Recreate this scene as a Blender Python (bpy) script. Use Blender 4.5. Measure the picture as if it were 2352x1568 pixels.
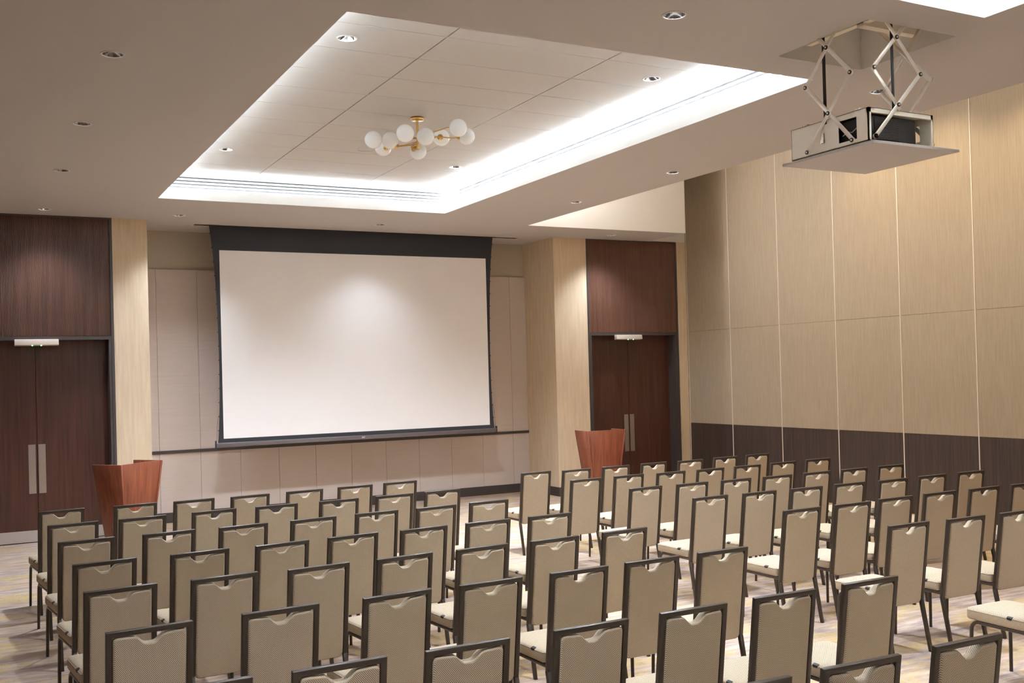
import bpy, bmesh, math, random
from mathutils import Vector, Matrix
random.seed(7)
sc = bpy.context.scene
for o in list(bpy.data.objects):
    bpy.data.objects.remove(o)
COL = sc.collection

# ------------------------------------------------------------------ camera, world, exposure
cd = bpy.data.cameras.new('camera')
cam = bpy.data.objects.new('camera', cd); COL.objects.link(cam)
cd.sensor_fit = 'HORIZONTAL'; cd.sensor_width = 36.0
cd.lens = 2367.13 / 2352 * 36
cd.shift_y = (835.77 - 784) / 2352
cd.clip_start = 0.05; cd.clip_end = 100
yaw, pitch, roll = 0.4874, 0.0084, -0.0267
fw = Vector((math.sin(yaw)*math.cos(pitch), math.cos(yaw)*math.cos(pitch), math.sin(pitch)))
rt = Vector((math.cos(yaw), -math.sin(yaw), 0)); up = rt.cross(fw)
r2 = rt*math.cos(roll) + up*math.sin(roll); u2 = -rt*math.sin(roll) + up*math.cos(roll)
M = Matrix((( r2.x, u2.x, -fw.x, 0.0), (r2.y, u2.y, -fw.y, -14.9809), (r2.z, u2.z, -fw.z, 2.1), (0, 0, 0, 1)))
cam.matrix_world = M
sc.camera = cam

w = bpy.data.worlds.new('world'); sc.world = w; w.use_nodes = True
w.node_tree.nodes['Background'].inputs[0].default_value = (0.9, 0.85, 0.8, 1)
w.node_tree.nodes['Background'].inputs[1].default_value = 0.02
vs = sc.view_settings
sc.display_settings.display_device = 'sRGB'
vs.view_transform = 'Standard'; vs.look = 'None'; vs.exposure = 2.33; vs.gamma = 1.0
vs.use_curve_mapping = False

# light strengths
SPOT_W = 140.0          # each recessed downlight
COVE = 38.0            # emission of the linear tray lights
HIGH_COVE = 11.0       # base emission: warm soffit strip and the added bulkhead strip
DOWN_COL = (0.84, 0.95, 1.12)
COVE_COL = (0.64, 0.83, 1.05)
WARM_COL = (1.0, 0.95, 0.86)

# ------------------------------------------------------------------ materials
def srgb(r, g, b):
    f = lambda c: (c/255)/12.92 if c/255 <= 0.04045 else (((c/255)+0.055)/1.055)**2.4
    return (f(r), f(g), f(b), 1.0)

def mat(name, col, rough=0.6, metal=0.0, spec=0.5):
    m = bpy.data.materials.new(name); m.use_nodes = True
    b = m.node_tree.nodes['Principled BSDF']
    b.inputs['Base Color'].default_value = col
    b.inputs['Roughness'].default_value = rough
    b.inputs['Metallic'].default_value = metal
    b.inputs['Specular IOR Level'].default_value = spec
    return m

def N(m, typ, **kw):
    n = m.node_tree.nodes.new(typ)
    for k, v in kw.items():
        if k in n.inputs: n.inputs[k].default_value = v
        else: setattr(n, k, v)
    return n

def L(m, a, b): m.node_tree.links.new(a, b)

def streaks(m, c1, c2, scale, seed_off=(0, 0, 0), fine=None, lo=0.35, hi=0.65, bump=0.0, detail=4.0, coord='Object'):
    """two colours blended by stretched noise"""
    b = m.node_tree.nodes['Principled BSDF']
    tc = N(m, 'ShaderNodeTexCoord'); mp = N(m, 'ShaderNodeMapping')
    mp.inputs['Scale'].default_value = scale; mp.inputs['Location'].default_value = seed_off
    L(m, tc.outputs[coord], mp.inputs['Vector'])
    nz = N(m, 'ShaderNodeTexNoise'); nz.inputs['Scale'].default_value = 1.0; nz.inputs['Detail'].default_value = detail
    nz.inputs['Roughness'].default_value = 0.62
    L(m, mp.outputs[0], nz.inputs['Vector'])
    cr = N(m, 'ShaderNodeValToRGB'); cr.color_ramp.elements[0].position = lo; cr.color_ramp.elements[1].position = hi
    cr.color_ramp.elements[0].color = c1; cr.color_ramp.elements[1].color = c2
    L(m, nz.outputs['Fac'], cr.inputs['Fac'])
    L(m, cr.outputs['Color'], b.inputs['Base Color'])
    if bump:
        bp = N(m, 'ShaderNodeBump'); bp.inputs['Strength'].default_value = bump; bp.inputs['Distance'].default_value = 0.002
        L(m, nz.outputs['Fac'], bp.inputs['Height']); L(m, bp.outputs[0], b.inputs['Normal'])
    return cr

def emit(name, col, s):
    m = bpy.data.materials.new(name); m.use_nodes = True
    nt = m.node_tree; nt.nodes.remove(nt.nodes['Principled BSDF'])
    e = nt.nodes.new('ShaderNodeEmission'); e.inputs[0].default_value = (*col, 1); e.inputs[1].default_value = s
    nt.links.new(e.outputs[0], nt.nodes['Material Output'].inputs[0])
    return m

MT = {}
MT['paint'] = mat('ceiling_paint', srgb(200, 192, 187), 0.9, spec=0.2)
MT['shaft'] = mat('shaft_paint', srgb(248, 244, 240), 0.85, spec=0.2)
MT['white'] = mat('tray_paint', srgb(236, 230, 222), 0.85, spec=0.2)
MT['tile'] = mat('ceiling_tile', srgb(206, 197, 188), 0.85, spec=0.2)
MT['gap'] = mat('tile_gap', srgb(66, 56, 48), 0.9)
MT['backwall'] = mat('rear_wall_paint', srgb(200, 186, 168), 0.85)
MT['leftwall'] = mat('left_wall_panelling', srgb(112, 92, 78), 0.7)
MT['upper'] = mat('niche_paint', srgb(204, 190, 170), 0.85, spec=0.2)
MT['charcoal'] = mat('charcoal_trim', srgb(74, 66, 62), 0.5)
MT['frame_dark'] = mat('dark_door_frame', srgb(78, 70, 66), 0.45)
MT['alu'] = mat('aluminium_edge', srgb(232, 220, 206), 0.45, 0.1)
MT['steel'] = mat('brushed_steel', srgb(196, 182, 170), 0.35, 0.85)
MT['chrome'] = mat('reflector_chrome', srgb(220, 220, 220), 0.12, 1.0)
MT['ring'] = mat('downlight_ring', srgb(205, 198, 190), 0.5)
MT['slot_dark'] = mat('diffuser_slot', srgb(48, 44, 41), 0.9, spec=0.1)
MT['brass'] = mat('brushed_brass', srgb(205, 165, 95), 0.28, 1.0)
MT['leg'] = mat('bronze_leg_metal', srgb(72, 62, 52), 0.34, 0.35)
MT['kick'] = mat('kick_plate_steel', srgb(205, 196, 188), 0.4, 0.5)
MT['white_metal'] = mat('white_lift_metal', srgb(250, 238, 218), 0.5)
MT['lift_arm'] = mat('lift_arm_steel', srgb(240, 228, 212), 0.35, 0.3)
MT['bolt'] = mat('dark_bolt', srgb(52, 44, 38), 0.4, 0.3)
MT['black'] = mat('black_plastic', srgb(30, 27, 25), 0.5)
MT['vent'] = mat('projector_vent', srgb(12, 11, 10), 0.7)
MT['louvre'] = mat('vent_louvre', srgb(112, 100, 88), 0.5)
MT['strap'] = mat('black_strap', srgb(28, 24, 21), 0.7)
MT['screen'] = mat('screen_fabric', srgb(252, 247, 243), 0.8, spec=0.2)
MT['screen_black'] = mat('screen_border', srgb(62, 63, 66), 0.8, spec=0.3)
MT['screen_bar'] = mat('screen_bar_metal', srgb(122, 114, 114), 0.4, 0.5)
MT['logo'] = mat('white_mark', srgb(240, 240, 240), 0.6)
MT['lens'] = emit('lamp_lens', (1.0, 0.86, 0.70), 2.2)
MT['cove'] = emit('linear_tray_light', COVE_COL, COVE)
MT['cove_low'] = emit('linear_tray_light_dim', COVE_COL, COVE * 0.5)
MT['cove_high'] = emit('linear_tray_light_bright', COVE_COL, COVE * 2.8)
MT['warmcove'] = emit('warm_linear_light', WARM_COL, HIGH_COVE * 0.4)
MT['bulkhead_fill'] = emit('added_bulkhead_fill_light', (0.96, 1.0, 1.06), HIGH_COVE * 7.4)  # for the added strip that lights the bulkhead face
MT['green'] = emit('green_indicator', (0.10, 1.0, 0.35), 5.0)
MT['sensor'] = mat('sensor_case', srgb(214, 196, 178), 0.5)
MT['tab'] = mat('dark_tab', srgb(40, 34, 30), 0.6)

# beige wall covering
m = MT['wallcover'] = mat('wallcovering', (0, 0, 0, 1), 0.85, spec=0.25)
streaks(m, srgb(220, 196, 164), srgb(236, 214, 182), (26, 26, 1.8), lo=0.3, hi=0.7, bump=0.04)
# partition panels, the same family with a finer grain
m = MT['partition'] = mat('partition_fabric', (0, 0, 0, 1), 0.6, spec=0.3)
streaks(m, srgb(172, 156, 134), srgb(184, 168, 145), (85, 85, 3.0), (3, 1, 7), bump=0.03)
m = MT['partition_wood'] = mat('partition_dark_laminate', (0, 0, 0, 1), 0.55)
streaks(m, srgb(52, 41, 35), srgb(84, 68, 59), (70, 70, 1.5), (2, 9, 1), lo=0.3, hi=0.75)
m = MT['acoustic'] = mat('acoustic_panel_fabric', (0, 0, 0, 1), 0.85, spec=0.2)
streaks(m, srgb(214, 197, 184), srgb(224, 208, 196), (1.6, 1.6, 260), (1, 1, 1), lo=0.3, hi=0.7, bump=0.04)
# dark wenge wood, doors
m = MT['door_wood'] = mat('door_veneer', (0, 0, 0, 1), 0.38)
streaks(m, srgb(66, 40, 31), srgb(96, 58, 44), (26, 26, 0.9), (5, 2, 1), lo=0.3, hi=0.72)
# ribbed transom panels
def ribbed(name, c1, c2, c3, pitch=0.0185, depth=0.5):
    m = mat(name, (0, 0, 0, 1), 0.4)
    cr = streaks(m, c1, c2, (20, 20, 0.8), (8, 3, 2), lo=0.3, hi=0.7)
    b = m.node_tree.nodes['Principled BSDF']
    tc = N(m, 'ShaderNodeTexCoord'); sx = N(m, 'ShaderNodeSeparateXYZ'); L(m, tc.outputs['Object'], sx.inputs[0])
    mu = N(m, 'ShaderNodeMath', operation='MULTIPLY'); mu.inputs[1].default_value = 2*math.pi/pitch
    L(m, sx.outputs['X'], mu.inputs[0])
    si = N(m, 'ShaderNodeMath', operation='SINE'); L(m, mu.outputs[0], si.inputs[0])
    ra = N(m, 'ShaderNodeMapRange'); L(m, si.outputs[0], ra.inputs[0])
    ra.inputs[1].default_value = -1; ra.inputs[2].default_value = -0.45; ra.inputs[3].default_value = depth; ra.inputs[4].default_value = 0
    mx = N(m, 'ShaderNodeMix', data_type='RGBA'); L(m, ra.outputs[0], mx.inputs[0]); L(m, cr.outputs['Color'], mx.inputs[6])
    mx.inputs[7].default_value = c3; L(m, mx.outputs[2], b.inputs['Base Color'])
    bp = N(m, 'ShaderNodeBump'); bp.inputs['Strength'].default_value = 0.5; bp.inputs['Distance'].default_value = 0.004
    L(m, si.outputs[0], bp.inputs['Height']); L(m, bp.outputs[0], b.inputs['Normal'])
    return m
MT['ribbed'] = ribbed('ribbed_wood_panel', srgb(72, 47, 37), srgb(102, 70, 54), srgb(40, 27, 22))
MT['transom'] = ribbed('veneer_wood_panel', srgb(92, 60, 46), srgb(124, 84, 66), srgb(76, 50, 40), depth=0.25)
# lectern cherry veneer
m = MT['cherry'] = mat('cherry_veneer', (0, 0, 0, 1), 0.35)
streaks(m, srgb(108, 55, 36), srgb(148, 82, 55), (30, 30, 0.9), (4, 4, 4), lo=0.3, hi=0.7)
m = MT['cherry_edge'] = mat('cherry_edge_band', srgb(172, 106, 76), 0.4)

# chair fabric: a tight two-tone basket weave
m = MT['fabric'] = mat('woven_chair_fabric', (0, 0, 0, 1), 0.85, spec=0.2)
b = m.node_tree.nodes['Principled BSDF']
tc = N(m, 'ShaderNodeTexCoord'); mp = N(m, 'ShaderNodeMapping'); L(m, tc.outputs['Object'], mp.inputs[0])
mp.inputs['Rotation'].default_value = (0.02, 0.0, 0.0)
ck = N(m, 'ShaderNodeTexChecker'); ck.inputs['Scale'].default_value = 1/0.0042
ck.inputs['Color1'].default_value = srgb(224, 205, 176); ck.inputs['Color2'].default_value = srgb(126, 107, 86)
sp = N(m, 'ShaderNodeSeparateXYZ'); L(m, mp.outputs[0], sp.inputs[0])
ad = N(m, 'ShaderNodeMath', operation='ADD'); L(m, sp.outputs['Y'], ad.inputs[0]); L(m, sp.outputs['Z'], ad.inputs[1])
cb = N(m, 'ShaderNodeCombineXYZ'); L(m, sp.outputs['X'], cb.inputs[0]); L(m, ad.outputs[0], cb.inputs[1]); cb.inputs[2].default_value = 0.001
L(m, cb.outputs[0], ck.inputs['Vector'])
L(m, ck.outputs['Color'], b.inputs['Base Color'])

# carpet: long cross-room streaks in taupe and mauve with short gold hatching
m = MT['carpet'] = mat('carpet', (0, 0, 0, 1), 0.95, spec=0.1)
b = m.node_tree.nodes['Principled BSDF']
tc = N(m, 'ShaderNodeTexCoord')
def nz(scale, loc, sc_, det, lo, hi):
    mp = N(m, 'ShaderNodeMapping'); mp.inputs['Scale'].default_value = scale; mp.inputs['Location'].default_value = loc
    L(m, tc.outputs['Object'], mp.inputs[0])
    n = N(m, 'ShaderNodeTexNoise'); n.inputs['Scale'].default_value = sc_; n.inputs['Detail'].default_value = det; n.inputs['Roughness'].default_value = 0.6
    L(m, mp.outputs[0], n.inputs['Vector'])
    r = N(m, 'ShaderNodeMapRange'); r.inputs[1].default_value = lo; r.inputs[2].default_value = hi
    L(m, n.outputs['Fac'], r.inputs[0]); return r
def mix(fac, a, b_):
    x = N(m, 'ShaderNodeMix', data_type='RGBA')
    if isinstance(fac, float): x.inputs[0].default_value = fac
    else: L(m, fac, x.inputs[0])
    for s, v in ((6, a), (7, b_)):
        if isinstance(v, tuple): x.inputs[s].default_value = v
        else: L(m, v, x.inputs[s])
    return x.outputs[2]
streak = nz((3.0, 16, 1), (0, 0, 0), 1.0, 8, 0.38, 0.62)
big = nz((1.0, 2.6, 1), (3, 1, 0), 1.0, 5, 0.42, 0.58)
hatch = nz((75, 12, 1), (1, 5, 0), 1.0, 3, 0.38, 0.54)
gold = nz((1.6, 4.0, 1), (7, 7, 0), 1.0, 6, 0.49, 0.58)
grain = nz((160, 160, 1), (0, 0, 0), 1.0, 2, 0.3, 0.7)
c = mix(streak.outputs[0], srgb(214, 192, 170), srgb(158, 141, 138))
c = mix(big.outputs[0], c, mix(streak.outputs[0], srgb(206, 178, 152), srgb(168, 146, 130)))
gh = N(m, 'ShaderNodeMath', operation='MULTIPLY'); L(m, gold.outputs[0], gh.inputs[0]); L(m, hatch.outputs[0], gh.inputs[1])
gh2 = N(m, 'ShaderNodeMath', operation='MULTIPLY'); L(m, gh.outputs[0], gh2.inputs[0]); gh2.inputs[1].default_value = 0.9
c = mix(gh2.outputs[0], c, srgb(208, 178, 116))
gr = N(m, 'ShaderNodeMath', operation='MULTIPLY'); L(m, grain.outputs[0], gr.inputs[0]); gr.inputs[1].default_value = 0.5
c = mix(gr.outputs[0], c, srgb(120, 104, 95))
L(m, c, b.inputs['Base Color'])

# opal glass
m = MT['opal'] = mat('opal_glass', srgb(254, 251, 246), 0.25)
b = m.node_tree.nodes['Principled BSDF']
b.inputs['Subsurface Weight'].default_value = 0.25; b.inputs['Subsurface Radius'].default_value = (0.06, 0.055, 0.05)
b.inputs['Subsurface Scale'].default_value = 1.0

# ------------------------------------------------------------------ helpers
class MB:
    """collects polygons (with a material slot each) and links them as one mesh object"""
    def __init__(s): s.v = []; s.f = []; s.mi = []; s.mats = []; s.sm = []
    def slot(s, m):
        if m not in s.mats: s.mats.append(m)
        return s.mats.index(m)
    def poly(s, pts, m, smooth=False):
        i0 = len(s.v); s.v += [tuple(p) for p in pts]; s.f.append(list(range(i0, i0+len(pts)))); s.mi.append(s.slot(m)); s.sm.append(smooth)
    def mesh(s, vs, fs, m, smooth=False):
        i0 = len(s.v); s.v += [tuple(p) for p in vs]
        for f in fs: s.f.append([i0+i for i in f]); s.mi.append(s.slot(m)); s.sm.append(smooth)
    def hexa(s, c, m):
        """8 corners: bottom 0-3 counter-clockwise, top 4-7"""
        s.mesh(c, [(3, 2, 1, 0), (4, 5, 6, 7), (0, 1, 5, 4), (1, 2, 6, 5), (2, 3, 7, 6), (3, 0, 4, 7)], m)
    def box(s, x0, x1, y0, y1, z0, z1, m):
        s.hexa([(x0, y0, z0), (x1, y0, z0), (x1, y1, z0), (x0, y1, z0), (x0, y0, z1), (x1, y0, z1), (x1, y1, z1), (x0, y1, z1)], m)
    def bar(s, p, q, w, t, m, side=(1, 0, 0)):
        """flat bar from p to q, width w along `side`, thickness t across"""
        p = Vector(p); q = Vector(q); d = (q-p).normalized(); sd = Vector(side); sd = (sd - d*sd.dot(d)).normalized(); n = d.cross(sd)
        a = sd*(w/2); b_ = n*(t/2)
        s.hexa([p-a-b_, p+a-b_, p+a+b_, p-a+b_, q-a-b_, q+a-b_, q+a+b_, q-a+b_], m)
    def tube(s, pts, r, m, n=10, caps=True):
        pts = [Vector(p) for p in pts]; rings = []; prev = None
        rr = r if isinstance(r, (list, tuple)) else [r]*len(pts)
        for i, p in enumerate(pts):
            if i == 0: d = pts[1]-p
            elif i == len(pts)-1: d = p-pts[i-1]
            else: d = (pts[i+1]-p).normalized() + (p-pts[i-1]).normalized()
            d.normalize()
            if prev is None: prev = d.orthogonal().normalized()
            a = (prev - d*prev.dot(d)).normalized(); prev = a; b_ = d.cross(a)
            rings.append([p + (a*math.cos(2*math.pi*k/n) + b_*math.sin(2*math.pi*k/n))*rr[i] for k in range(n)])
        vs_ = [v for r_ in rings for v in r_]; fs = []
        for i in range(len(pts)-1):
            for k in range(n): fs.append((i*n+k, i*n+(k+1) % n, (i+1)*n+(k+1) % n, (i+1)*n+k))
        s.mesh(vs_, fs, m, True)
        if caps: s.poly(rings[0][::-1], m); s.poly(rings[-1], m)
    def lathe(s, c, prof, m, n=28, axis='Z', smooth=True, flip=False):
        """prof: (radius, height) pairs about a vertical axis through c"""
        vs_ = []; fs = []
        for (r, h) in prof:
            for k in range(n):
                a = 2*math.pi*k/n; vs_.append((c[0]+r*math.cos(a), c[1]+r*math.sin(a), c[2]+h))
        for i in range(len(prof)-1):
            for k in range(n):
                f = (i*n+k, i*n+(k+1) % n, (i+1)*n+(k+1) % n, (i+1)*n+k); fs.append(f[::-1] if flip else f)
        s.mesh(vs_, fs, m, smooth)
    def sphere(s, c, r, m, nu=28, nv=16):
        s.lathe(c, [(max(r*math.sin(math.pi*i/nv), 1e-5), -r*math.cos(math.pi*i/nv)) for i in range(nv+1)], m, nu)
    def build(s, name, parent=None, loc=None, bevel=0, seg=2, props=None, merge=False):
        me = bpy.data.meshes.new(name); me.from_pydata(s.v, [], s.f)
        for m_ in s.mats: me.materials.append(m_)
        me.polygons.foreach_set('material_index', s.mi); me.polygons.foreach_set('use_smooth', s.sm)
        me.update()
        if bevel or merge:
            bm = bmesh.new(); bm.from_mesh(me)
            bmesh.ops.remove_doubles(bm, verts=bm.verts, dist=1e-5)
            bmesh.ops.recalc_face_normals(bm, faces=bm.faces)
            if bevel:
                es = [e for e in bm.edges if len(e.link_faces) == 2 and e.calc_face_angle() > 0.5]
                bmesh.ops.bevel(bm, geom=es, offset=bevel, segments=seg, profile=0.5, affect='EDGES', clamp_overlap=True)
                for f in bm.faces: f.smooth = True
            bm.to_mesh(me); bm.free()
            if bevel: me.set_sharp_from_angle(angle=math.radians(50))
        o = bpy.data.objects.new(name, me); COL.objects.link(o)
        if parent is not None: o.parent = parent
        if loc: o.location = loc
        for k, v in (props or {}).items(): o[k] = v
        return o

def tag(o, label=None, cat=None, group=None, kind=None):
    if label: o['label'] = label
    if cat: o['category'] = cat
    if group: o['group'] = group
    if kind: o['kind'] = kind
    return o

def thing(name, loc, label, cat, group=None, rz=0.0):
    o = bpy.data.objects.new(name, None); COL.objects.link(o)
    o.location = loc; o.rotation_euler = (0, 0, rz); o.empty_display_size = 0.1
    return tag(o, label, cat, group)

def struct(mb, name, **kw):
    return tag(mb.build(name, **kw), kind='structure')

def copy_tree(o, parent=None):
    c = o.copy(); COL.objects.link(c)
    if parent is not None: c.parent = parent
    for ch in list(o.children): copy_tree(ch, c)
    return c

# ------------------------------------------------------------------ room dimensions (metres)
XL, XR, YB = -1.35, 11.55, -22.0
ZC, ZT, ZH = 4.36, 4.68, 5.80            # soffit, tray ceiling, ceiling above the partition
NY = 1.026                               # back of the screen niche
NX0, NX1 = 2.258, 8.78                   # niche sides
T1 = (2.126, 5.992, -8.913, -1.792)      # ceiling tray over the left chairs
T2 = (2.126, 5.992, -17.6, -10.47)       # the next tray behind
LIFT = (5.29, 6.14, -10.13, -9.27)       # projector lift opening
SLOT = (2.95, 8.25, 0.205, 0.335)        # screen slot
EX, EY, EX2 = 7.69, -1.107, 10.71        # soffit edges beside the high ceiling

DL = [(0.935, -0.51), (2.61, -0.52), (5.51, -0.51), (9.61, -0.53), (0.935, -3.19), (0.935, -5.37), (0.935, -7.48),
      (7.26, -3.23), (7.26, -5.38), (6.77, -8.87), (4.054, -9.68), (0.935, -9.68), (0.935, -12.0), (7.0, -12.0), (0.935, -14.6), (7.0, -14.6)]
TL = [(2.62, -7.50), (5.44, -7.51), (2.62, -3.35), (5.44, -3.35)]
RR = 0.072

def holed(mb, z, rects_in, rects_out, holes, m, r=RR, down=True):
    """horizontal surface: union of rects_in minus rects_out with round holes"""
    xs = set(); ys = set()
    for a in rects_in + rects_out: xs |= {a[0], a[1]}; ys |= {a[2], a[3]}
    h = r + 0.02
    for (x, y) in holes: xs |= {x-h, x+h}; ys |= {y-h, y+h}
    xs = sorted(xs); ys = sorted(ys)
    def inside(x, y, a): return a[0] < x < a[1] and a[2] < y < a[3]
    for i in range(len(xs)-1):
        for j in range(len(ys)-1):
            cx, cy = (xs[i]+xs[i+1])/2, (ys[j]+ys[j+1])/2
            if not any(inside(cx, cy, a) for a in rects_in) or any(inside(cx, cy, a) for a in rects_out): continue
            if any(abs(cx-x) < h and abs(cy-y) < h for (x, y) in holes): continue
            mb.poly([(xs[i], ys[j], z), (xs[i], ys[j+1], z), (xs[i+1], ys[j+1], z), (xs[i+1], ys[j], z)], m)
    n = 32
    for (x, y) in holes:
        if not any(inside(x, y, a) for a in rects_in) or any(inside(x, y, a) for a in rects_out): continue
        for k in range(n):
            a0, a1 = 2*math.pi*k/n - math.pi/4, 2*math.pi*(k+1)/n - math.pi/4
            def sq(a):
                c_, s_ = math.cos(a), math.sin(a); t = h/max(abs(c_), abs(s_)); return (x+c_*t, y+s_*t, z)
            def ci(a): return (x+r*math.cos(a), y+r*math.sin(a), z)
            mb.poly([ci(a0), sq(a0), sq(a1), ci(a1)][::-1], m)

# floor
mb = MB(); mb.box(XL, XR, YB, NY+0.1, -0.1, 0.0, MT['carpet']); struct(mb, 'floor')

# main soffit
mb = MB()
holed(mb, ZC, [(XL, EX, YB, 0.0), (EX, EX2, EY, 0.0), (NX0, NX1, 0.0, NY+0.04)], [T1, T2, LIFT, SLOT], DL, MT['paint'])
LIP, LZ = 0.075, 4.488                                  # ledge that hides the linear lights
for (x0, x1, y0, y1) in (T1, T2):
    g = LIP
    for (px, py, qx, qy, ex, ey) in ((x0, y1, x1, y1, 0, g), (x0, y0, x1, y0, 0, -g), (x0, y0, x0, y1, -g, 0), (x1, y0, x1, y1, g, 0)):
        mb.poly([(px, py, ZC), (qx, qy, ZC), (qx, qy, LZ), (px, py, LZ)], MT['white'])
        jx, jy = ex*.14, ey*.14
        mb.poly([(px, py, LZ), (qx, qy, LZ), (qx+jx, qy+jy, LZ), (px+jx, py+jy, LZ)], MT['white'])
        mb.poly([(px+jx, py+jy, LZ), (qx+jx, qy+jy, LZ), (qx+jx, qy+jy, LZ-.035), (px+jx, py+jy, LZ-.035)], MT['white'])
    mb.mesh([(x0-g, y0-g, LZ-.035), (x1+g, y0-g, LZ-.035), (x1+g, y1+g, LZ-.035), (x0-g, y1+g, LZ-.035), (x0, y0, LZ-.035), (x1, y0, LZ-.035), (x1, y1, LZ-.035), (x0, y1, LZ-.035)],
            [(0, 1, 5, 4), (1, 2, 6, 5), (2, 3, 7, 6), (3, 0, 4, 7)], MT['white'])
    X0, X1, Y0, Y1 = x0-g, x1+g, y0-g, y1+g
    for (p, q) in (((X0, Y1), (X1, Y1)), ((X0, Y0), (X1, Y0)), ((X0, Y0), (X0, Y1)), ((X1, Y0), (X1, Y1))):
        mb.poly([(*p, LZ-.035), (*q, LZ-.035), (*q, ZT+.03), (*p, ZT+.03)], MT['white'])
# faces rising to the high ceiling
mb.poly([(EX, YB, ZC), (EX, EY, ZC), (EX, EY, ZH), (EX, YB, ZH)], MT['white'])
mb.poly([(EX, EY, ZC), (EX2, EY, ZC), (EX2, EY, ZH), (EX, EY, ZH)], MT['white'])
mb.poly([(EX2, EY, ZC), (EX2, 0, ZC), (EX2, 0, ZH), (EX2, EY, ZH)], MT['white'])
# shaft of the lift opening
x0, x1, y0, y1 = LIFT
for q in ([(x0, y1), (x1, y1)], [(x0, y0), (x1, y0)], [(x0, y0), (x0, y1)], [(x1, y0), (x1, y1)]):
    mb.poly([(*q[0], ZC), (*q[1], ZC), (*q[1], ZC+0.36), (*q[0], ZC+0.36)], MT['shaft'])
mb.poly([(x0, y0, ZC+0.36), (x1, y0, ZC+0.36), (x1, y1, ZC+0.36), (x0, y1, ZC+0.36)], MT['shaft'])
# screen slot shaft
x0, x1, y0, y1 = SLOT
for q in ([(x0, y1), (x1, y1)], [(x0, y0), (x1, y0)], [(x0, y0), (x0, y1)], [(x1, y0), (x1, y1)]):
    mb.poly([(*q[0], ZC), (*q[1], ZC), (*q[1], ZC+.25), (*q[0], ZC+.25)], MT['paint'])
mb.poly([(x0, y0, ZC+.25), (x1, y0, ZC+.25), (x1, y1, ZC+.25), (x0, y1, ZC+.25)], MT['gap'])
struct(mb, 'ceiling')
# high ceiling above the partition
mb = MB(); mb.box(EX, XR, YB, 0, ZH, ZH+.05, MT['white']); struct(mb, 'ceiling')

# tiled tray ceilings
def tiles(T, xl, ys, holes):
    x0, x1, y0, y1 = T[0]-LIP, T[1]+LIP, T[2]-LIP, T[3]+LIP; g = 0.005; mb = MB()
    xe = [x0] + xl + [x1]; ye = [y0] + ys + [y1]; rin = []
    for i in range(len(xe)-1):
        for j in range(len(ye)-1):
            rin.append((xe[i]+(g if i else 0), xe[i+1]-(g if i < len(xe)-2 else 0), ye[j]+(g*.6 if j else 0), ye[j+1]-(g*.6 if j < len(ye)-2 else 0)))
    holed(mb, ZT, rin, [], holes, MT['tile'])
    for x in xl:                                             # sides of the joints
        mb.poly([(x-g, y0, ZT), (x-g, y1, ZT), (x-g, y1, ZT+.02), (x-g, y0, ZT+.02)], MT['tile'])
        mb.poly([(x+g, y0, ZT), (x+g, y1, ZT), (x+g, y1, ZT+.02), (x+g, y0, ZT+.02)], MT['tile'])
    for y in ys:
        for s_ in (-g*.6, g*.6): mb.poly([(x0, y+s_, ZT), (x1, y+s_, ZT), (x1, y+s_, ZT+.02), (x0, y+s_, ZT+.02)], MT['tile'])
    for x in xl: mb.poly([(x-g, y0, ZT+.018), (x+g, y0, ZT+.018), (x+g, y1, ZT+.018), (x-g, y1, ZT+.018)], MT['gap'])
    for y in ys: mb.poly([(x0, y-g, ZT+.019), (x1, y-g, ZT+.019), (x1, y+g, ZT+.019), (x0, y+g, ZT+.019)], MT['tile'])
    struct(mb, 'ceiling')
tiles(T1, [3.305, 4.765], [-8.42, -7.83, -7.242, -6.652, -6.066, -5.475, -4.88, -4.283, -3.69, -3.10, -2.51], TL)
tiles(T2, [3.305, 4.765], [-17.0 + .59*k for k in range(11)], [])

# walls out of the picture
mb = MB(); mb.box(XL-.1, XL, YB, 0.3, 0, ZC, MT['leftwall']); struct(mb, 'wall_left')
mb = MB(); mb.box(XL, XR, YB-.1, YB, 0, ZH, MT['backwall']); struct(mb, 'wall_back')

# front wall: two wall-covered piers, door bays, niche
D = 0.27
mb = MB(); W_ = MT['wallcover']
mb.box(1.80, NX0, 0, NY+.1, .15, ZC+.02, W_)                # left pier
mb.box(NX1, 9.43, 0, NY+.1, .15, ZC+.02, W_)                # right pier
mb.box(11.34, XR, 0, .3, 0, ZC+.01, W_)                     # sliver beside the partition
mb.box(EX2-.6, XR, 0.002, .3, ZC+.01, ZH, MT['white'])      # painted wall above it
mb.box(XL, -.15, 0, .3, 0, ZC, W_)                          # left of the left door
mb.box(-.15, 1.80, D, D+.1, 0, ZC, MT['charcoal'])          # behind the doors
mb.box(9.43, 11.34, D, D+.1, 0, ZC+.01, MT['charcoal'])
mb.box(NX0, NX1+.02, NY+.04, NY+.1, 3.78, ZC+.05, MT['upper'])
mb.box(NX0, NX1+.02, NY+.045, NY+.1, 0, 3.78, MT['gap'])
# acoustic panels with narrow joints
seams = [NX0, 2.52, 3.117, 3.714, 4.311, 4.905, 5.50, 6.095, 6.685, 7.28, 7.875, 8.47, NX1+.0]
for i in range(len(seams)-1):
    a, b_ = seams[i]+.002, seams[i+1]-.002
    mb.box(a, b_, NY, NY+.05, 1.07, 3.78, MT['acoustic'])
    mb.box(a, b_, NY, NY+.05, .15, 1.03, MT['acoustic'])
struct(mb, 'wall_front')

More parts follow.
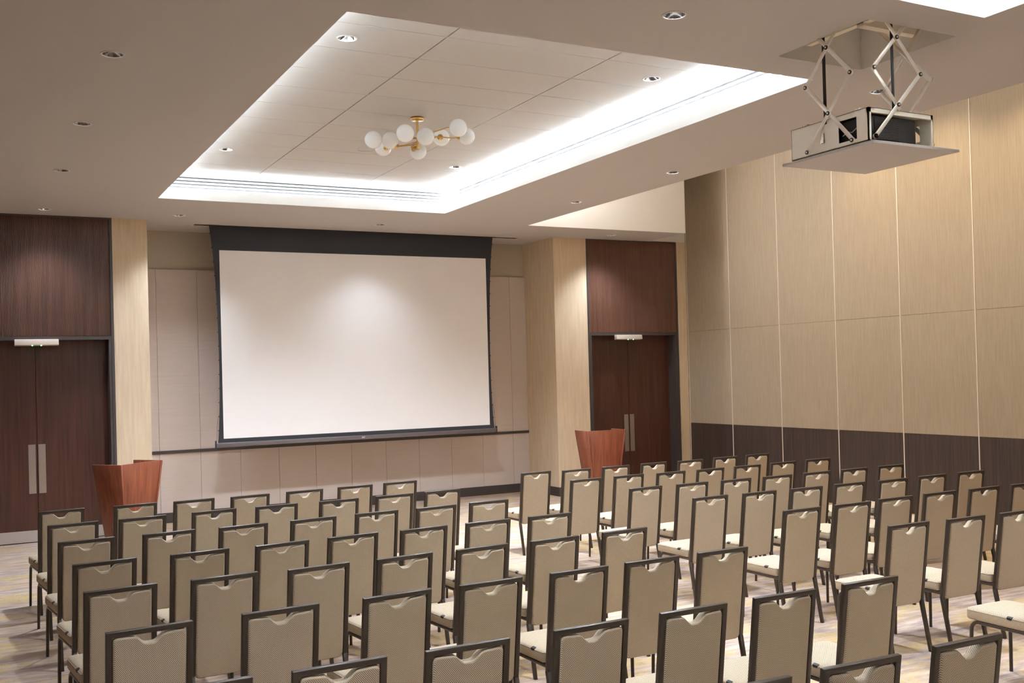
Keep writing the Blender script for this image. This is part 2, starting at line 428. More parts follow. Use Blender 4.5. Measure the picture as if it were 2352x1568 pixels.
mb = MB(); mb.box(NX0, NX1, NY-.022, NY+.03, 1.032, 1.075, MT['charcoal']); struct(mb, 'trim_1')      # chair rail
mb = MB()
mb.box(NX0, NX1, NY-.014, NY+.05, 0, .151, MT['charcoal'])
mb.box(1.80, NX0+.012, -.014, NY, 0, .151, MT['charcoal']); mb.box(NX1-.012, 9.43, -.014, NY, 0, .151, MT['charcoal'])
struct(mb, 'baseboard_front')

# door bays
def door_bay(x0, x1, n, transom, side):
    fr = MT['frame_dark']; zt, zb = 2.745, 2.70
    mb = MB()
    mb.box(x0, x0+.034, -.012, D, 0, ZC, fr); mb.box(x1-.034, x1, -.012, D, 0, ZC, fr)
    mb.box(x0+.036, x0+.070, -.004, D, 0, zt, fr); mb.box(x1-.070, x1-.036, -.004, D, 0, zt, fr)
    mb.box(x0+.036, x1-.036, -.006, D, zb, zt, fr)
    mb.box(x0+.034, x1-.034, -.008, 0.02, ZC-.02, ZC, fr)
    struct(mb, 'trim_%d' % (2*n))
    mb = MB(); mb.box(x0+.037, x1-.037, 0.002, .04, zt+.004, ZC-.02, transom); struct(mb, 'trim_%d' % (2*n+1))
    a, b_ = x0+.070, x1-.070; c_ = (a+b_)/2
    for k, (p, q) in enumerate(((a, c_-.003), (c_+.003, b_))):
        mb = MB(); mb.box(p, q, D-.045, D-.001, .008, zb, MT['door_wood'])
        d = struct(mb, 'door_%d' % (2*n-1+k))
        h = MB(); s_ = (c_-.020-.088) if k == 0 else (c_+.014)
        h.box(s_, s_+.088, D-.050, D-.0449, .655, 1.31, MT['steel'])
        h.build('pull_plate', parent=d)
        kp = MB(); kp.box(p+.004, q-.004, D-.049, D-.0449, .012, .165, MT['kick']); kp.build('kick_plate', parent=d)
door_bay(-.15, 1.80, 1, MT['ribbed'], 0)
door_bay(9.43, 11.34, 2, MT['transom'], 1)

# operable partition on the right: laminate below, fabric above, aluminium edges
mb = MB(); sm = [0.0, -1.183, -2.386, -3.597, -4.81, -6.02] + [-6.02-1.21*k for k in range(1, 13)]
tr = MB()
for i in range(len(sm)-1):
    y1, y0 = sm[i]-.009, sm[i+1]+.009
    if i == 0: y1 = -.03
    mb.box(XR, XR+.08, y0, y1, 0, 1.112, MT['partition_wood'])
    mb.box(XR, XR+.08, y0, y1, 1.114, 2.751, MT['partition'])
    mb.box(XR, XR+.08, y0, y1, 2.755, ZH, MT['partition'])
    tr.box(XR-.004, XR+.02, y0-.016, y0-.001, 0, ZH, MT['alu'])
tr.box(XR-.004, XR+.02, -.028, -.013, 0, ZH, MT['alu'])
mb.box(XR+.04, XR+.1, YB, 0.3, 0, ZH, MT['gap'])
struct(mb, 'wall_right'); struct(tr, 'trim_6')

# ------------------------------------------------------------------ sliding slots in the tray walls
def diffuser(name, label, parts):
    x, y, z = parts[0][0], parts[0][2], parts[0][4]
    t = thing(name, (0, 0, 0), label, 'air diffuser')
    for p in parts:
        m_ = MB(); m_.box(*p, MT['slot_dark']); m_.build('slot', parent=t)
diffuser('air_diffuser', 'four-slot linear air diffuser in the far wall of the ceiling tray', [(T1[0]-LIP+.002, 5.975, T1[3]+LIP-.006, T1[3]+LIP, z-.008, z+.008) for z in (4.649, 4.607, 4.566, 4.525)])
diffuser('air_diffuser', 'three-slot linear air diffuser in the right wall of the ceiling tray', [(T1[1]+LIP-.006, T1[1]+LIP, -8.9, -2.13, z-.008, z+.008) for z in (4.632, 4.588, 4.545)])

# linear lights tucked along the top edge of the trays
def strip(label, a, m_):
    mb = MB(); mb.box(*a, m_)
    o = mb.build('cove_light'); tag(o, label, 'cove light')
for T, nm, far in ((T1, 'tray above the left chairs', True), (T2, 'tray nearest the camera', False)):
    x0, x1, y0, y1 = T; za, zb = LZ-.032, LZ-.014
    strip('narrow white linear light on the far ledge of the ' + nm, (x0, x1, y1+.025, y1+.045, za, zb), MT['cove'])
    strip('narrow white linear light on the right ledge of the ' + nm, (x1+.025, x1+.045, y0, y1, za, zb), MT['cove_high'])
    strip('narrow white linear light on the left ledge of the ' + nm, (x0-.045, x0-.025, y0, y1, za, zb), MT['cove_low'])
    strip('narrow white linear light on the near ledge of the ' + nm, (x0, x1, y0-.045, y0-.025, za, zb), MT['cove_low'])
strip('warm linear light on the soffit side facing the partition', (EX+.005, EX+.03, -13.0, -5.0, 4.86, 4.92), MT['warmcove'])
strip('added unseen light strip brightening the white bulkhead face before the right doors', (EX+.06, EX+1.1, EY-.06, EY-.03, ZH-.36, ZH-.32), MT['bulkhead_fill'])  # out-of-sight strip added only to brighten the bulkhead face

# ------------------------------------------------------------------ recessed downlights
def downlight(x, y, z, label, lit=True, group='recessed downlights in the soffit', energy=SPOT_W, ang=95, col=DOWN_COL):
    t = thing('downlight', (x, y, z), label, 'downlight', group)
    r = MB(); r.lathe((0, 0, 0), [(RR-.002, .004), (RR-.004, -.003), (RR+.010, -.004), (RR+.012, 0.0)], MT['ring'], 36); r.build('trim_ring', parent=t)
    c = MB(); c.lathe((0, 0, 0), [(RR-.003, 0.0), (RR-.010, .03), (RR-.024, .07), (.034, .10)], MT['chrome'], 36); c.build('reflector', parent=t)
    l = MB(); l.lathe((0, 0, 0), [(.034, .098), (.022, .092), (.0001, .090)], MT['lens'], 24); l.build('lamp', parent=t)
    if lit:
        ld = bpy.data.lights.new('downlight_beam', 'SPOT'); ld.energy = energy; ld.color = col
        ld.spot_size = math.radians(ang); ld.spot_blend = 1.0; ld.shadow_soft_size = 0.14
        lo = bpy.data.objects.new('beam', ld); COL.objects.link(lo); lo.parent = t; lo.location = (0, 0, -.006)
    return t
DLN = ['above the left double doors', 'above the left edge of the projection screen', 'above the right half of the projection screen', 'in front of the right double doors',
       'second from the front wall in the left soffit', 'third from the front wall in the left soffit', 'fourth from the front wall in the left soffit',
       'in the soffit right of the tray, nearest the front wall', 'in the soffit right of the tray, second from the front wall', 'just behind the projector lift arms',
       'at the top edge between the two ceiling trays', 'beyond the top left corner of the view', 'in the left soffit behind the camera', 'in the right soffit behind the camera', 'in the rear left soffit', 'in the rear right soffit']
for (x, y), nm in zip(DL, DLN): downlight(x, y, ZC, 'round recessed downlight ' + nm, energy=SPOT_W*((.22 if 5 < x < 6 else .42) if y > -1 else .9 if y < -11 else .10 if x < 1 else 1.15), ang=(110 if y > -1 else 115))
for (x, y), nm in zip(TL, ['near the near left corner of the ceiling tray', 'near the near right corner of the ceiling tray', 'near the far left corner of the ceiling tray', 'in the glow near the far right corner of the ceiling tray']):
    downlight(x, y, ZT, 'white recessed downlight ' + nm, group='recessed downlights in the tray', energy=SPOT_W*(1.9 if y > -5 else 0.8), ang=130)
# unseen downlights added in the high ceiling for the warm glow on the partition
for y, nm in zip((-4.4, -5.7, -7.1, -8.7, -10.3, -11.9), ('nearest the right doors', 'second from the right doors', 'third from the right doors', 'fourth from the right doors', 'fifth from the right doors', 'sixth from the right doors')):
    downlight(10.85, y, ZH-.001, 'added unseen warm downlight above the partition, ' + nm, group='added downlights above the partition', energy=38.0, ang=130, col=(1.0, 0.80, 0.52))
# ceiling speaker
t = thing('ceiling_speaker', (4.06, -3.93, ZT), 'flat round white ceiling speaker beside the globe chandelier', 'speaker')
m_ = MB(); m_.lathe((0, 0, 0), [(.105, 0), (.103, -.008), (.095, -.009)], MT['ring'], 40); m_.build('rim', parent=t)
m_ = MB(); m_.lathe((0, 0, 0), [(.095, -.006), (.0001, -.006)], MT['tile'], 40); m_.build('grille', parent=t)

# ------------------------------------------------------------------ door sensors
def sensor(x0, x1, label, leds):
    cx = (x0+x1)/2; t = thing('motion_sensor', (cx, 0, 2.62), label, 'motion sensor', 'door sensors')
    h = (x1-x0)/2
    m_ = MB(); m_.hexa([(-h, -.095, .01), (h, -.095, .01), (h, -.006, .0), (-h, -.006, .0), (-h, -.08, .085), (h, -.08, .085), (h, -.006, .09), (-h, -.006, .09)], MT['sensor'])
    m_.build('case', parent=t, bevel=.003)
    for dx in leds:
        m_ = MB(); m_.sphere((dx, -.085, .004), .0065, MT['green'], 10, 6); m_.build('indicator_light', parent=t)
sensor(.568, 1.098, 'beige sensor bar with green lights above the left double doors', (-.055, .052))
sensor(9.964, 10.495, 'beige sensor bar with green lights above the right double doors', (-.035, .075))

def bw(mb, name, parent, off, **kw):
    """build from world coordinates under an unrotated parent standing at `off`"""
    mb.v = [(p[0]-off[0], p[1]-off[1], p[2]-off[2]) for p in mb.v]
    return mb.build(name, parent=parent, **kw)

# ------------------------------------------------------------------ projection screen
SY = 0.27; SC = 5.47; o_ = (SC, SY, ZC)
scr = thing('projection_screen', o_, 'large lowered projection screen with black border hanging in the front niche', 'projection screen')
m_ = MB(); m_.box(SC-2.17, SC+2.17, SY-.002, SY+.0005, 1.25, 4.0, MT['screen']); bw(m_, 'screen_surface', scr, o_)
prof = [(4.40, 2.315), (4.36, 2.31), (4.2, 2.29), (4.0, 2.268), (3.7, 2.245), (3.4, 2.231), (3.1, 2.220), (2.8, 2.213), (2.5, 2.209), (2.2, 2.209), (1.9, 2.213), (1.6, 2.223), (1.4, 2.234), (1.25, 2.245), (1.185, 2.252)]
m_ = MB()
def ring(z, hw, hi): return hw
for i in range(len(prof)-1):
    (za, a), (zb, b_) = prof[i], prof[i+1]
    if zb >= 4.0-1e-6: segs = [(-a, a, -b_, b_)]
    elif za <= 1.25+1e-6: segs = [(-a, a, -b_, b_)]
    else: segs = [(-a, -2.168, -b_, -2.168), (2.168, a, 2.168, b_)]
    for (l0, l1, k0, k1) in segs:
        c = [(SC+k0, SY-.001, zb), (SC+k1, SY-.001, zb), (SC+k1, SY+.0012, zb), (SC+k0, SY+.0012, zb), (SC+l0, SY-.001, za), (SC+l1, SY-.001, za), (SC+l1, SY+.0012, za), (SC+l0, SY+.0012, za)]
        m_.hexa(c, MT['screen_black'])
for k in range(15):                                           # small tensioning tabs on both edges
    z = 4.24 - k*.205
    hw = next(b_ + (a-b_)*(z-zb)/(za-zb) for (za, a), (zb, b_) in zip(prof, prof[1:]) if zb <= z <= za)
    for s_ in (-1, 1):
        x = SC + s_*hw; m_.box(x-.009, x+.009, SY-.004, SY+.003, z-.008, z+.008, MT['screen_black'])
bw(m_, 'black_border', scr, o_)
m_ = MB()
for s_ in (-1, 1):                                            # side cords
    pts = [(SC+s_*(2.252+.02*(1-(z-1.19)/.4)), SY, z) for z in (1.19, 1.3, 1.45)] + [(SC+s_*2.232, SY, 1.6)]
    m_.tube(pts, .0025, MT['screen_bar'], 6)
bw(m_, 'tension_cord', scr, o_)
m_ = MB(); m_.box(SC-2.285, SC+2.285, SY-.024, SY+.018, 1.128, 1.192, MT['screen_bar'])
bar_ = bw(m_, 'bottom_bar', scr, o_, bevel=.006)
m_ = MB()
for s_ in (-1, 1):
    m_ = MB(); m_.box(SC+s_*2.285-.006, SC+s_*2.285+.006, SY-.03, SY+.02, 1.12, 1.225, MT['screen_black']); bw(m_, 'end_cap', scr, o_)
m_ = MB()                                                     # the tiny white maker's mark, too small to read
lx = 5.432
for (a, b_, c, d) in ((-.026, -.021, -.010, .011), (-.021, -.011, .006, .011), (-.021, -.011, -.010, -.005), (-.011, -.006, -.006, .007), (-.003, .001, -.008, .011), (.001, .006, .000, .006), (.006, .011, -.008, .011), (.014, .018, -.006, .011), (.018, .026, .006, .011)):
    m_.box(lx+a, lx+b_, SY-.0252, SY-.0235, 1.160+c, 1.160+d, MT['logo'])
lg = bw(m_, 'maker_mark', scr, o_); 
m_ = MB(); x0, x1, y0, y1 = SLOT; t_ = .022
m_.box(x0-t_, x1+t_, y0-t_, y0, ZC-.004, ZC+.02, MT['alu']); m_.box(x0-t_, x1+t_, y1, y1+t_, ZC-.004, ZC+.02, MT['alu'])
m_.box(x0-t_, x0, y0, y1, ZC-.004, ZC+.02, MT['alu']); m_.box(x1, x1+t_, y0, y1, ZC-.004, ZC+.02, MT['alu'])
for a, b_ in ((x0, SC-2.40), (SC+2.40, x1)): m_.box(a, b_, y0+.03, y1-.01, ZC+.012, ZC+.02, MT['paint'])
bw(m_, 'ceiling_slot_frame', scr, o_)

# ------------------------------------------------------------------ lecterns
def lectern(x, y, rz, label):
    t = thing('lectern', (x, y, 0), label, 'lectern', None, rz)
    H = 1.18; tw, td, bw_, bd = .335, .215, .185, .125; th = .022
    C_ = MT['cherry']; E_ = MT['cherry_edge']
    def corner(sx, sy, z, ins=0):
        f = z/H; return (sx*(bw_+(tw-bw_)*f-ins), sy*(bd+(td-bd)*f-ins), z)
    def panel(name, p, q, inward, top=H, m=C_):
        """p, q: corner signs of the outer edge; inward: direction of thickness"""
        mb = MB(); iv = Vector(inward)*th
        b0, b1 = Vector(corner(*p, .03)), Vector(corner(*q, .03)); t0, t1 = Vector(corner(*p, top)), Vector(corner(*q, top))
        mb.hexa([b0, b1, b1+iv, b0+iv, t0, t1, t1+iv, t0+iv], m)
        return mb.build(name, parent=t, merge=True, bevel=.0015, seg=1)
    fp = MB()                                                 # front panel set slightly inside the two sides
    g = .012; iv = Vector((0, th, 0))
    b0, b1 = Vector(corner(-1, -1, .03)), Vector(corner(1, -1, .03)); t0, t1 = Vector(corner(-1, -1, H)), Vector(corner(1, -1, H))
    for v_, s_ in ((b0, 1), (b1, -1), (t0, 1), (t1, -1)): v_.x += s_*th; v_.y += g
    fp.hexa([b0, b1, b1+iv, b0+iv, t0, t1, t1+iv, t0+iv], C_)
    fp.build('front_panel', parent=t, merge=True, bevel=.0015, seg=1)
    panel('side_panel', (-1, -1), (-1, 1), (1, 0, 0)); panel('side_panel', (1, -1), (1, 1), (-1, 0, 0))
    for z in (.45, .98):
        s = MB(); a = corner(-1, -1, z, th+.002); b_ = corner(1, 1, z, th+.002)
        s.box(a[0], b_[0], a[1]+.015, b_[1], z-.01, z+.01, C_); s.build('shelf', parent=t)
    s = MB(); s.box(-bw_-.012, bw_+.012, -bd-.008, bd+.008, 0, .035, MT['charcoal']); s.build('base', parent=t)
    return t
lectern(1.64, -2.32, math.radians(39), 'cherry wood lectern tapering to its base, angled beside the left double doors')
lectern(8.66, -1.50, math.radians(-4), 'cherry wood lectern tapering to its base, facing forward before the right double doors')

# ------------------------------------------------------------------ globe chandelier
P0 = (4.046, -5.459, ZT)
ch = thing('globe_chandelier', P0, 'brass chandelier with nine white globe shades hanging from the tray ceiling', 'chandelier')
m_ = MB(); m_.lathe(P0, [(.0001, -.030), (.060, -.030), (.066, -.026), (.066, 0), (.0001, 0)], MT['brass'], 32, flip=False); bw(m_, 'canopy', ch, P0, merge=True)
m_ = MB(); m_.tube([(P0[0], P0[1], ZT-.028), (P0[0], P0[1], 4.362)], .0135, MT['brass'], 14); bw(m_, 'stem', ch, P0)
hub = Vector((4.046, -5.459, 4.44))
GL = [(3.613, -5.358, 4.444), (3.814, -5.307, 4.465), (3.778, -5.791, 4.428), (4.034, -5.682, 4.441), (4.407, -5.234, 4.559), (4.265, -5.953, 4.487), (4.529, -5.579, 4.508), (4.092, -5.346, 4.371), (3.946, -4.75, 4.515)]
JN = [Vector((3.728, -5.40, 4.455)), Vector((3.900, -5.62, 4.440)), Vector((3.95, -5.40, 4.40)), Vector((4.30, -5.60, 4.50)), Vector((4.22, -5.43, 4.47))]
R_ = .0875
arms = [(hub+Vector((0, 0, -.02)), JN[1], JN[0]), (hub+Vector((0, 0, .02)), JN[2], Vector((3.86, -5.30, 4.40))), (hub+Vector((0, 0, .01)), JN[4], JN[3])]
def arm_to(path, g):
    """rod along `path` ending in a cup on the globe at g"""
    g = Vector(g); d = (g-Vector(path[-1])).normalized(); e = g - d*(R_+.002)
    a = MB(); a.tube([*path, e], .0062, MT['brass'], 10); ao = bw(a, 'arm', ch, P0)
    c = MB(); k = g - d*(R_-.012)
    c.tube([k, k-d*.02, k-d*.032], [.034, .024, .010], MT['brass'], 20)
    c.v = [(p[0]-P0[0], p[1]-P0[1], p[2]-P0[2]) for p in c.v]; c.build('shade_cup', parent=ao)
    s = MB(); s.sphere(g, R_, MT['opal'], 36, 20); bw(s, 'globe_shade', ch, P0)
h1, h2, h3 = hub+Vector((0, 0, -.03)), hub+Vector((0, 0, 0)), hub+Vector((0, 0, .03))
arm_to([h3, (3.863, -5.36, 4.477), (3.735, -5.30, 4.47)], GL[0])
arm_to([h1, (3.927, -5.394, 4.40), (3.87, -5.33, 4.40)], GL[1])
arm_to([h3, (3.90, -5.55, 4.47)], GL[2])
arm_to([h2, (4.045, -5.56, 4.46)], GL[3])
arm_to([h2, (4.188, -5.50, 4.50), (4.30, -5.40, 4.52)], GL[4])
arm_to([h3, (4.15, -5.60, 4.51), (4.22, -5.80, 4.52)], GL[5])
arm_to([h2, (4.24, -5.52, 4.49), (4.38, -5.56, 4.48)], GL[6])
arm_to([h1, (3.99, -5.427, 4.385)], GL[7])
arm_to([h2, (4.00, -5.20, 4.45), (3.96, -4.95, 4.48)], GL[8])

# ------------------------------------------------------------------ projector lift
LP = (5.70, -9.70, ZC)
lf = thing('projector_lift', LP, 'white scissor lift lowering a boxed projector from the ceiling on the right', 'projector lift')
zp = 3.568
m_ = MB(); m_.box(LIFT[0]+.01, LIFT[1], LIFT[2], LIFT[3]-.01, zp-.016, zp, MT['paint']); bw(m_, 'cover_panel', lf, LP)
bx0, bx1, by0, by1, bz0, bz1 = 5.292, 5.905, -10.11, -9.39, zp+.002, 3.79
W_ = MT['white_metal']; th = .004
m_ = MB()
# left side plate with its window
wy0, wy1, wz0, wz1 = -10.004, -9.842, 3.602, 3.750
for (a, b_, c, d) in ((by0, wy0, bz0, bz1), (wy1, by1, bz0, bz1), (wy0, wy1, bz0, wz0), (wy0, wy1, wz1, bz1)):
    m_.box(bx0, bx0+th, a, b_, c, d, W_)
# right side plate with a window
for (a, b_, c, d) in ((by0, -10.0, bz0, bz1), (-9.60, by1, bz0, bz1), (-10.0, -9.60, bz0, 3.63), (-10.0, -9.60, 3.74, bz1)):
    m_.box(bx1-th, bx1, a, b_, c, d, W_)
m_.box(bx0, bx1, by0, by1, bz1-.004, bz1, W_)                  # top
m_.box(bx0, bx1, by1-th, by1, bz0, bz1, W_)                    # far end
m_.box(bx0, bx1, by0, by0+.02, bz1-.032, bz1, W_)              # rims of the open end
m_.box(bx0, bx0+.022, by0, by0+.012, bz0, bz1, W_); m_.box(bx1-.02, bx1, by0, by0+.012, bz0, bz1, W_)
m_.box(bx0, bx1, by0, by1, bz0, bz0+.006, W_)                  # tray floor
for yy in (-9.50, -9.54, -10.02, -9.98): m_.box(bx0+.01, bx0+.03, yy-.006, yy+.006, bz1, bz1+.014, W_)
bw(m_, 'housing', lf, LP)
m_ = MB(); m_.lathe((bx0-.004, -9.70, 3.635), [(.0001, .0), (.012, 0)], MT['bolt'], 16)
m_.box(bx0-.010, bx0-.002, -9.712, -9.690, 3.655, 3.70, MT['steel']); m_.box(bx0-.016, bx0-.002, -9.716, -9.688, 3.632, 3.655, MT['steel'])
bw(m_, 'latch', lf, LP)
def arm(p, q, side, flip=0):
    a = MB(); a.bar(p, q, .030, .005, MT['lift_arm'], side); bw(a, 'scissor_arm', lf, LP, bevel=.0012, seg=1)
def pin(c, ax, m=None):
    b_ = MB(); c = Vector(c); d = Vector(ax)
    b_.tube([c, c+d*.006], .0145, MT['bolt'], 18); b_.tube([c+d*.006, c+d*.009], .006, MT['lift_arm'], 12); b_.tube([c-d*.012, c], .0175, MT['lift_arm'], 18)
    bw(b_, 'pivot_bolt', lf, LP)
def scissor(fix, u0, u1, axis, out):
    """two crossed pairs of arms: axis 'Y' runs along the room at x=fix, 'X' across it at y=fix"""
    z = [3.594, 4.049, 4.36+.14]
    P = (lambda u, zz, k: (fix+out*k, u, zz)) if axis == 'Y' else (lambda u, zz, k: (u, fix+out*k, zz))
    ax = (out, 0, 0) if axis == 'Y' else (0, out, 0)
    side = (0, 1, 0) if axis == 'Y' else (1, 0, 0)
    k1, k2 = .012, .003
    def bar2(ua, za, ub, zb_, k):
        p, q = Vector(P(ua, za, k)), Vector(P(ub, zb_, k)); d = (q-p).normalized()
        s = d.cross(Vector(ax)); a = MB(); a.bar(p-d*.012, q+d*.012, .030, .005, MT['lift_arm'], s)
        bw(a, 'scissor_arm', lf, LP, bevel=.0012, seg=1)
    um = (u0+u1)/2
    bar2(u0, z[0], u1, z[1], k1 if axis == 'X' else k2); bar2(u1 if axis == 'Y' else u0+(u1-u0)*.55, z[0] if axis == 'Y' else 3.80, u0, z[1], k1 if axis == 'Y' else k2)
    bar2(u0, z[1], um+(u1-u0)*.5, z[2], k2); bar2(u1, z[1], um-(u1-u0)*.5, z[2], k1)
    for (u, zz) in ((u0, z[0]), ((u0 if axis == 'X' else u1), z[0]), (um, (z[0]+z[1])/2), (u0, z[1]), (u1, z[1]), (um, (z[1]+z[2])/2)): pin(P(u, zz, k1+.003), ax)
scissor(bx0-.012, -9.985, -9.570, 'Y', -1)
scissor(by0-.012, 5.325, 5.762, 'X', -1)
scissor(bx1+.004, -10.085, -9.67, 'Y', 1)
m_ = MB(); m_.box(bx0+.0, bx0+.003, -9.738, -9.710, 3.76, 4.70, MT['strap']); bw(m_, 'lifting_strap', lf, LP)
m_ = MB(); m_.box(5.537, 5.562, by0+.02, by0+.023, 3.78, 4.70, MT['strap']); bw(m_, 'lifting_strap', lf, LP)
m_ = MB()                                                     # machinery frame up in the opening
m_.box(LIFT[0]+.03, LIFT[1]-.03, LIFT[2]+.04, LIFT[3]-.04, 4.66, 4.70, W_)
m_.box(LIFT[0]+.25, LIFT[1]-.06, -9.86, -9.80, 4.44, 4.66, W_); m_.box(LIFT[0]+.25, LIFT[1]-.06, -9.90, -9.86, 4.52, 4.535, MT['steel'])
m_.box(LIFT[0]+.25, LIFT[0]+.30, LIFT[2]+.04, LIFT[3]-.04, 4.46, 4.66, W_)
bw(m_, 'top_frame', lf, LP)
# the projector standing inside the housing
PJ = (5.55, -9.80, bz0+.008)
pj_ = thing('projector', PJ, 'black projector with louvred vents inside the white lift housing', 'projector')
m_ = MB(); m_.box(5.325, 5.775, -10.075, -9.50, bz0+.010, 3.752, MT['black']); bw(m_, 'case', pj_, PJ, bevel=.008)
m_ = MB()
for k in range(17):
    z = 3.592 + k*.0088; m_.box(5.375, 5.605, -10.081, -10.074, z, z+.0035, MT['vent'])
    m_.box(5.375, 5.605, -10.083, -10.074, z+.0040, z+.0058, MT['louvre'])
bw(m_, 'vent_grille', pj_, PJ)
m_ = MB(); m_.tube([(5.312, -9.99, 3.68), (5.305, -9.95, 3.655), (5.308, -9.91, 3.67), (5.315, -9.86, 3.65)], .004, MT['chrome'], 8); bw(m_, 'cable', pj_, PJ)

# ------------------------------------------------------------------ chairs
def rounded_outline(hx, y0, y1, r, n=6):
    pts = []
    for (cx, cy, a0) in ((hx-r, y1-r, 0), (-hx+r, y1-r, 90), (-hx+r*.5, y0+r*.5, 180), (hx-r*.5, y0+r*.5, 270)):
        rr = r if a0 < 180 else r*.5
        for k in range(n+1):
            a = math.radians(a0 + 90*k/n); pts.append((cx+rr*math.cos(a), cy+rr*math.sin(a)))
    return pts

def make_chair():
    t = thing('banquet_chair', (0, 0, 0), '', 'chair', 'slim upholstered banquet chairs set out in two blocks of rows')
    F_, G_ = MT['fabric'], MT['leg']
    B = Vector((0, .082, .365)); T = Vector((0, 0.006, .945)); u = (T-B).normalized(); n = Vector((0, -u.z, u.y)); Ln = (T-B).length
    if n.y > 0: n = -n
    def P(x, s, w_): return B + Vector((x, 0, 0)) + u*s + n*w_
    W2, wi = .200, .172
    # back frame: two uprights and the top rail
    mb = MB()
    out = [(-W2, 0), (-wi, 0), (-wi, Ln-.026), (wi, Ln-.026), (wi, 0), (W2, 0), (W2, Ln), (-W2, Ln)]
    vsf = [P(x, s, .012) for x, s in out] + [P(x, s, -.012) for x, s in out]
    q = [(0, 1, 2, 7), (2, 3, 6, 7), (3, 4, 5, 6)]
    fs = [tuple(f) for f in q] + [tuple(8+i for i in f[::-1]) for f in q] + [(i, (i+1) % 8, 8+(i+1) % 8, 8+i) for i in range(8)]
    mb.mesh(vsf, fs, G_); mb.build('back_frame', parent=t, bevel=.003, seg=2)
    # back cushion with the hand-hold dip
    tl = Ln-.030
    def ztop(x): 
        a = abs(x); d = .004 + .007*max(0, 1-((a-.16)/.10)**2 if a > .06 else 1)*(1 if a < .16 else 0)
        k_ = max(0, min(1, (.076-a)/.060)); dip = .038*k_*k_*(3-2*k_)
        return tl + .002 - .007*(1-(a/.168)**2) - dip
    xs = [-.168+.028+(.336-.056)*k/36 for k in range(37)]
    out = [(-.168+.020*(1-math.cos(a)), ztop(-.148)-.020+.020*math.sin(a)) for a in [math.radians(90*k/5) for k in range(5)]]
    out += [(x, ztop(x)) for x in xs]
    out += [(.168-.020*(1-math.cos(a)), ztop(.148)-.020+.020*math.sin(a)) for a in [math.radians(90-90*k/5) for k in range(1, 6)]]
    out += [(.168, -.010+.035)] + [(.168-.030+.030*math.cos(a), -.018+.030-.030*math.sin(a)) for a in [math.radians(90*k/5) for k in range(6)]]
    out += [(-.168+.030-.030*math.sin(a), -.018+.030-.030*math.cos(a)) for a in [math.radians(90*k/5) for k in range(6)]]
    out = out[::-1]
    nn = len(out); mb = MB()
    lev = [(-.032, .008), (-.028, .003), (-.020, 0.0), (.006, 0.0), (.013, .003), (.017, .009)]
    cx, cs = 0.0, .27
    def inset(p, d):
        x, s = p; vx, vs_ = x-cx, s-cs; return (x - d*max(-1, min(1, vx/.15)), s - d*max(-1, min(1, vs_/.25)))
    vv = []
    for (w_, d) in lev: vv += [P(*inset(p, d), w_) for p in out]
    fs = []
    for i in range(len(lev)-1):
        for k in range(nn): fs.append((i*nn+k, i*nn+(k+1) % nn, (i+1)*nn+(k+1) % nn, (i+1)*nn+k))
    mb.mesh(vv, fs, F_, True)
    mb.poly([P(*inset(p, lev[0][1]), lev[0][0]) for p in out][::-1], F_); mb.poly([P(*inset(p, lev[-1][1]), lev[-1][0]) for p in out], F_)
    bc = mb.build('backrest', parent=t, merge=True)
    # seat cushion
    mb = MB(); lev = [(.404, .012), (.408, .004), (.418, 0), (.458, 0), (.470, .004), (.477, .014), (.482, .040), (.484, .10)]
    vv = []; 
    for (z, d) in lev:
        vv += [(x, y, z + (.006 if False else 0)) for x, y in rounded_outline(.205-d, .098+d, .560-d, max(.045-d*.5, .01))]
    nn = len(vv)//len(lev); fs = []
    for i in range(len(lev)-1):
        for k in range(nn): fs.append((i*nn+k, i*nn+(k+1) % nn, (i+1)*nn+(k+1) % nn, (i+1)*nn+k))
    mb.mesh(vv, fs, F_, True); mb.poly(vv[:nn][::-1], F_); mb.poly(vv[-nn:], F_, True)
    seat = mb.build('seat', parent=t)
    pp = [(x, y, .4655) for x, y in rounded_outline(.2035, .10, .5585, .044, 5)]; pp.append(pp[0])
    mb = MB(); mb.tube(pp, .0028, F_, 6, False); mb.build('piping', parent=seat)
    mb = MB(); mb.hexa([(-.2075, .205, .458), (-.200, .205, .458), (-.200, .235, .458), (-.2075, .235, .458), (-.2065, .200, .4715), (-.190, .200, .4775), (-.190, .240, .4775), (-.2065, .240, .4715)], MT['tab'])
    mb.build('edge_tab', parent=seat)
    # seat frame: side rails and two crossbars
    mb = MB()
    for s_ in (-1, 1): mb.tube([(s_*.188, .075, .392), (s_*.188, .46, .392)], .0125, G_, 10)
    mb.tube([(-.188, .43, .392), (.188, .43, .392)], .010, G_, 8); mb.tube([(-.188, .12, .392), (.188, .12, .392)], .010, G_, 8)
    mb.build('seat_frame', parent=t)
    for s_ in (-1, 1):
        pts = [(s_*.188, .46, .392)] + [(s_*.188, .46+.058*math.sin(a), .334+.058*math.cos(a)) for a in [math.radians(18*k) for k in range(1, 6)]] + [(s_*.192, .522, .17), (s_*.195, .526, .0)]
        mb = MB(); mb.tube(pts, [.0125]*6 + [.012, .0115, .0105][:len(pts)-6], G_, 12); mb.build('leg', parent=t)
        mb = MB(); a, b_ = sorted((s_*.172, s_*.200)); a2, b2 = sorted((s_*.176, s_*.200))
        mb.hexa([(a2, -.003, 0), (b2, -.003, 0), (b2, .021, 0), (a2, .021, 0), (a, .068, .365), (b_, .068, .365), (b_, .096, .365), (a, .096, .365)], G_)
        mb.build('leg', parent=t, bevel=.002, seg=1)
    return t
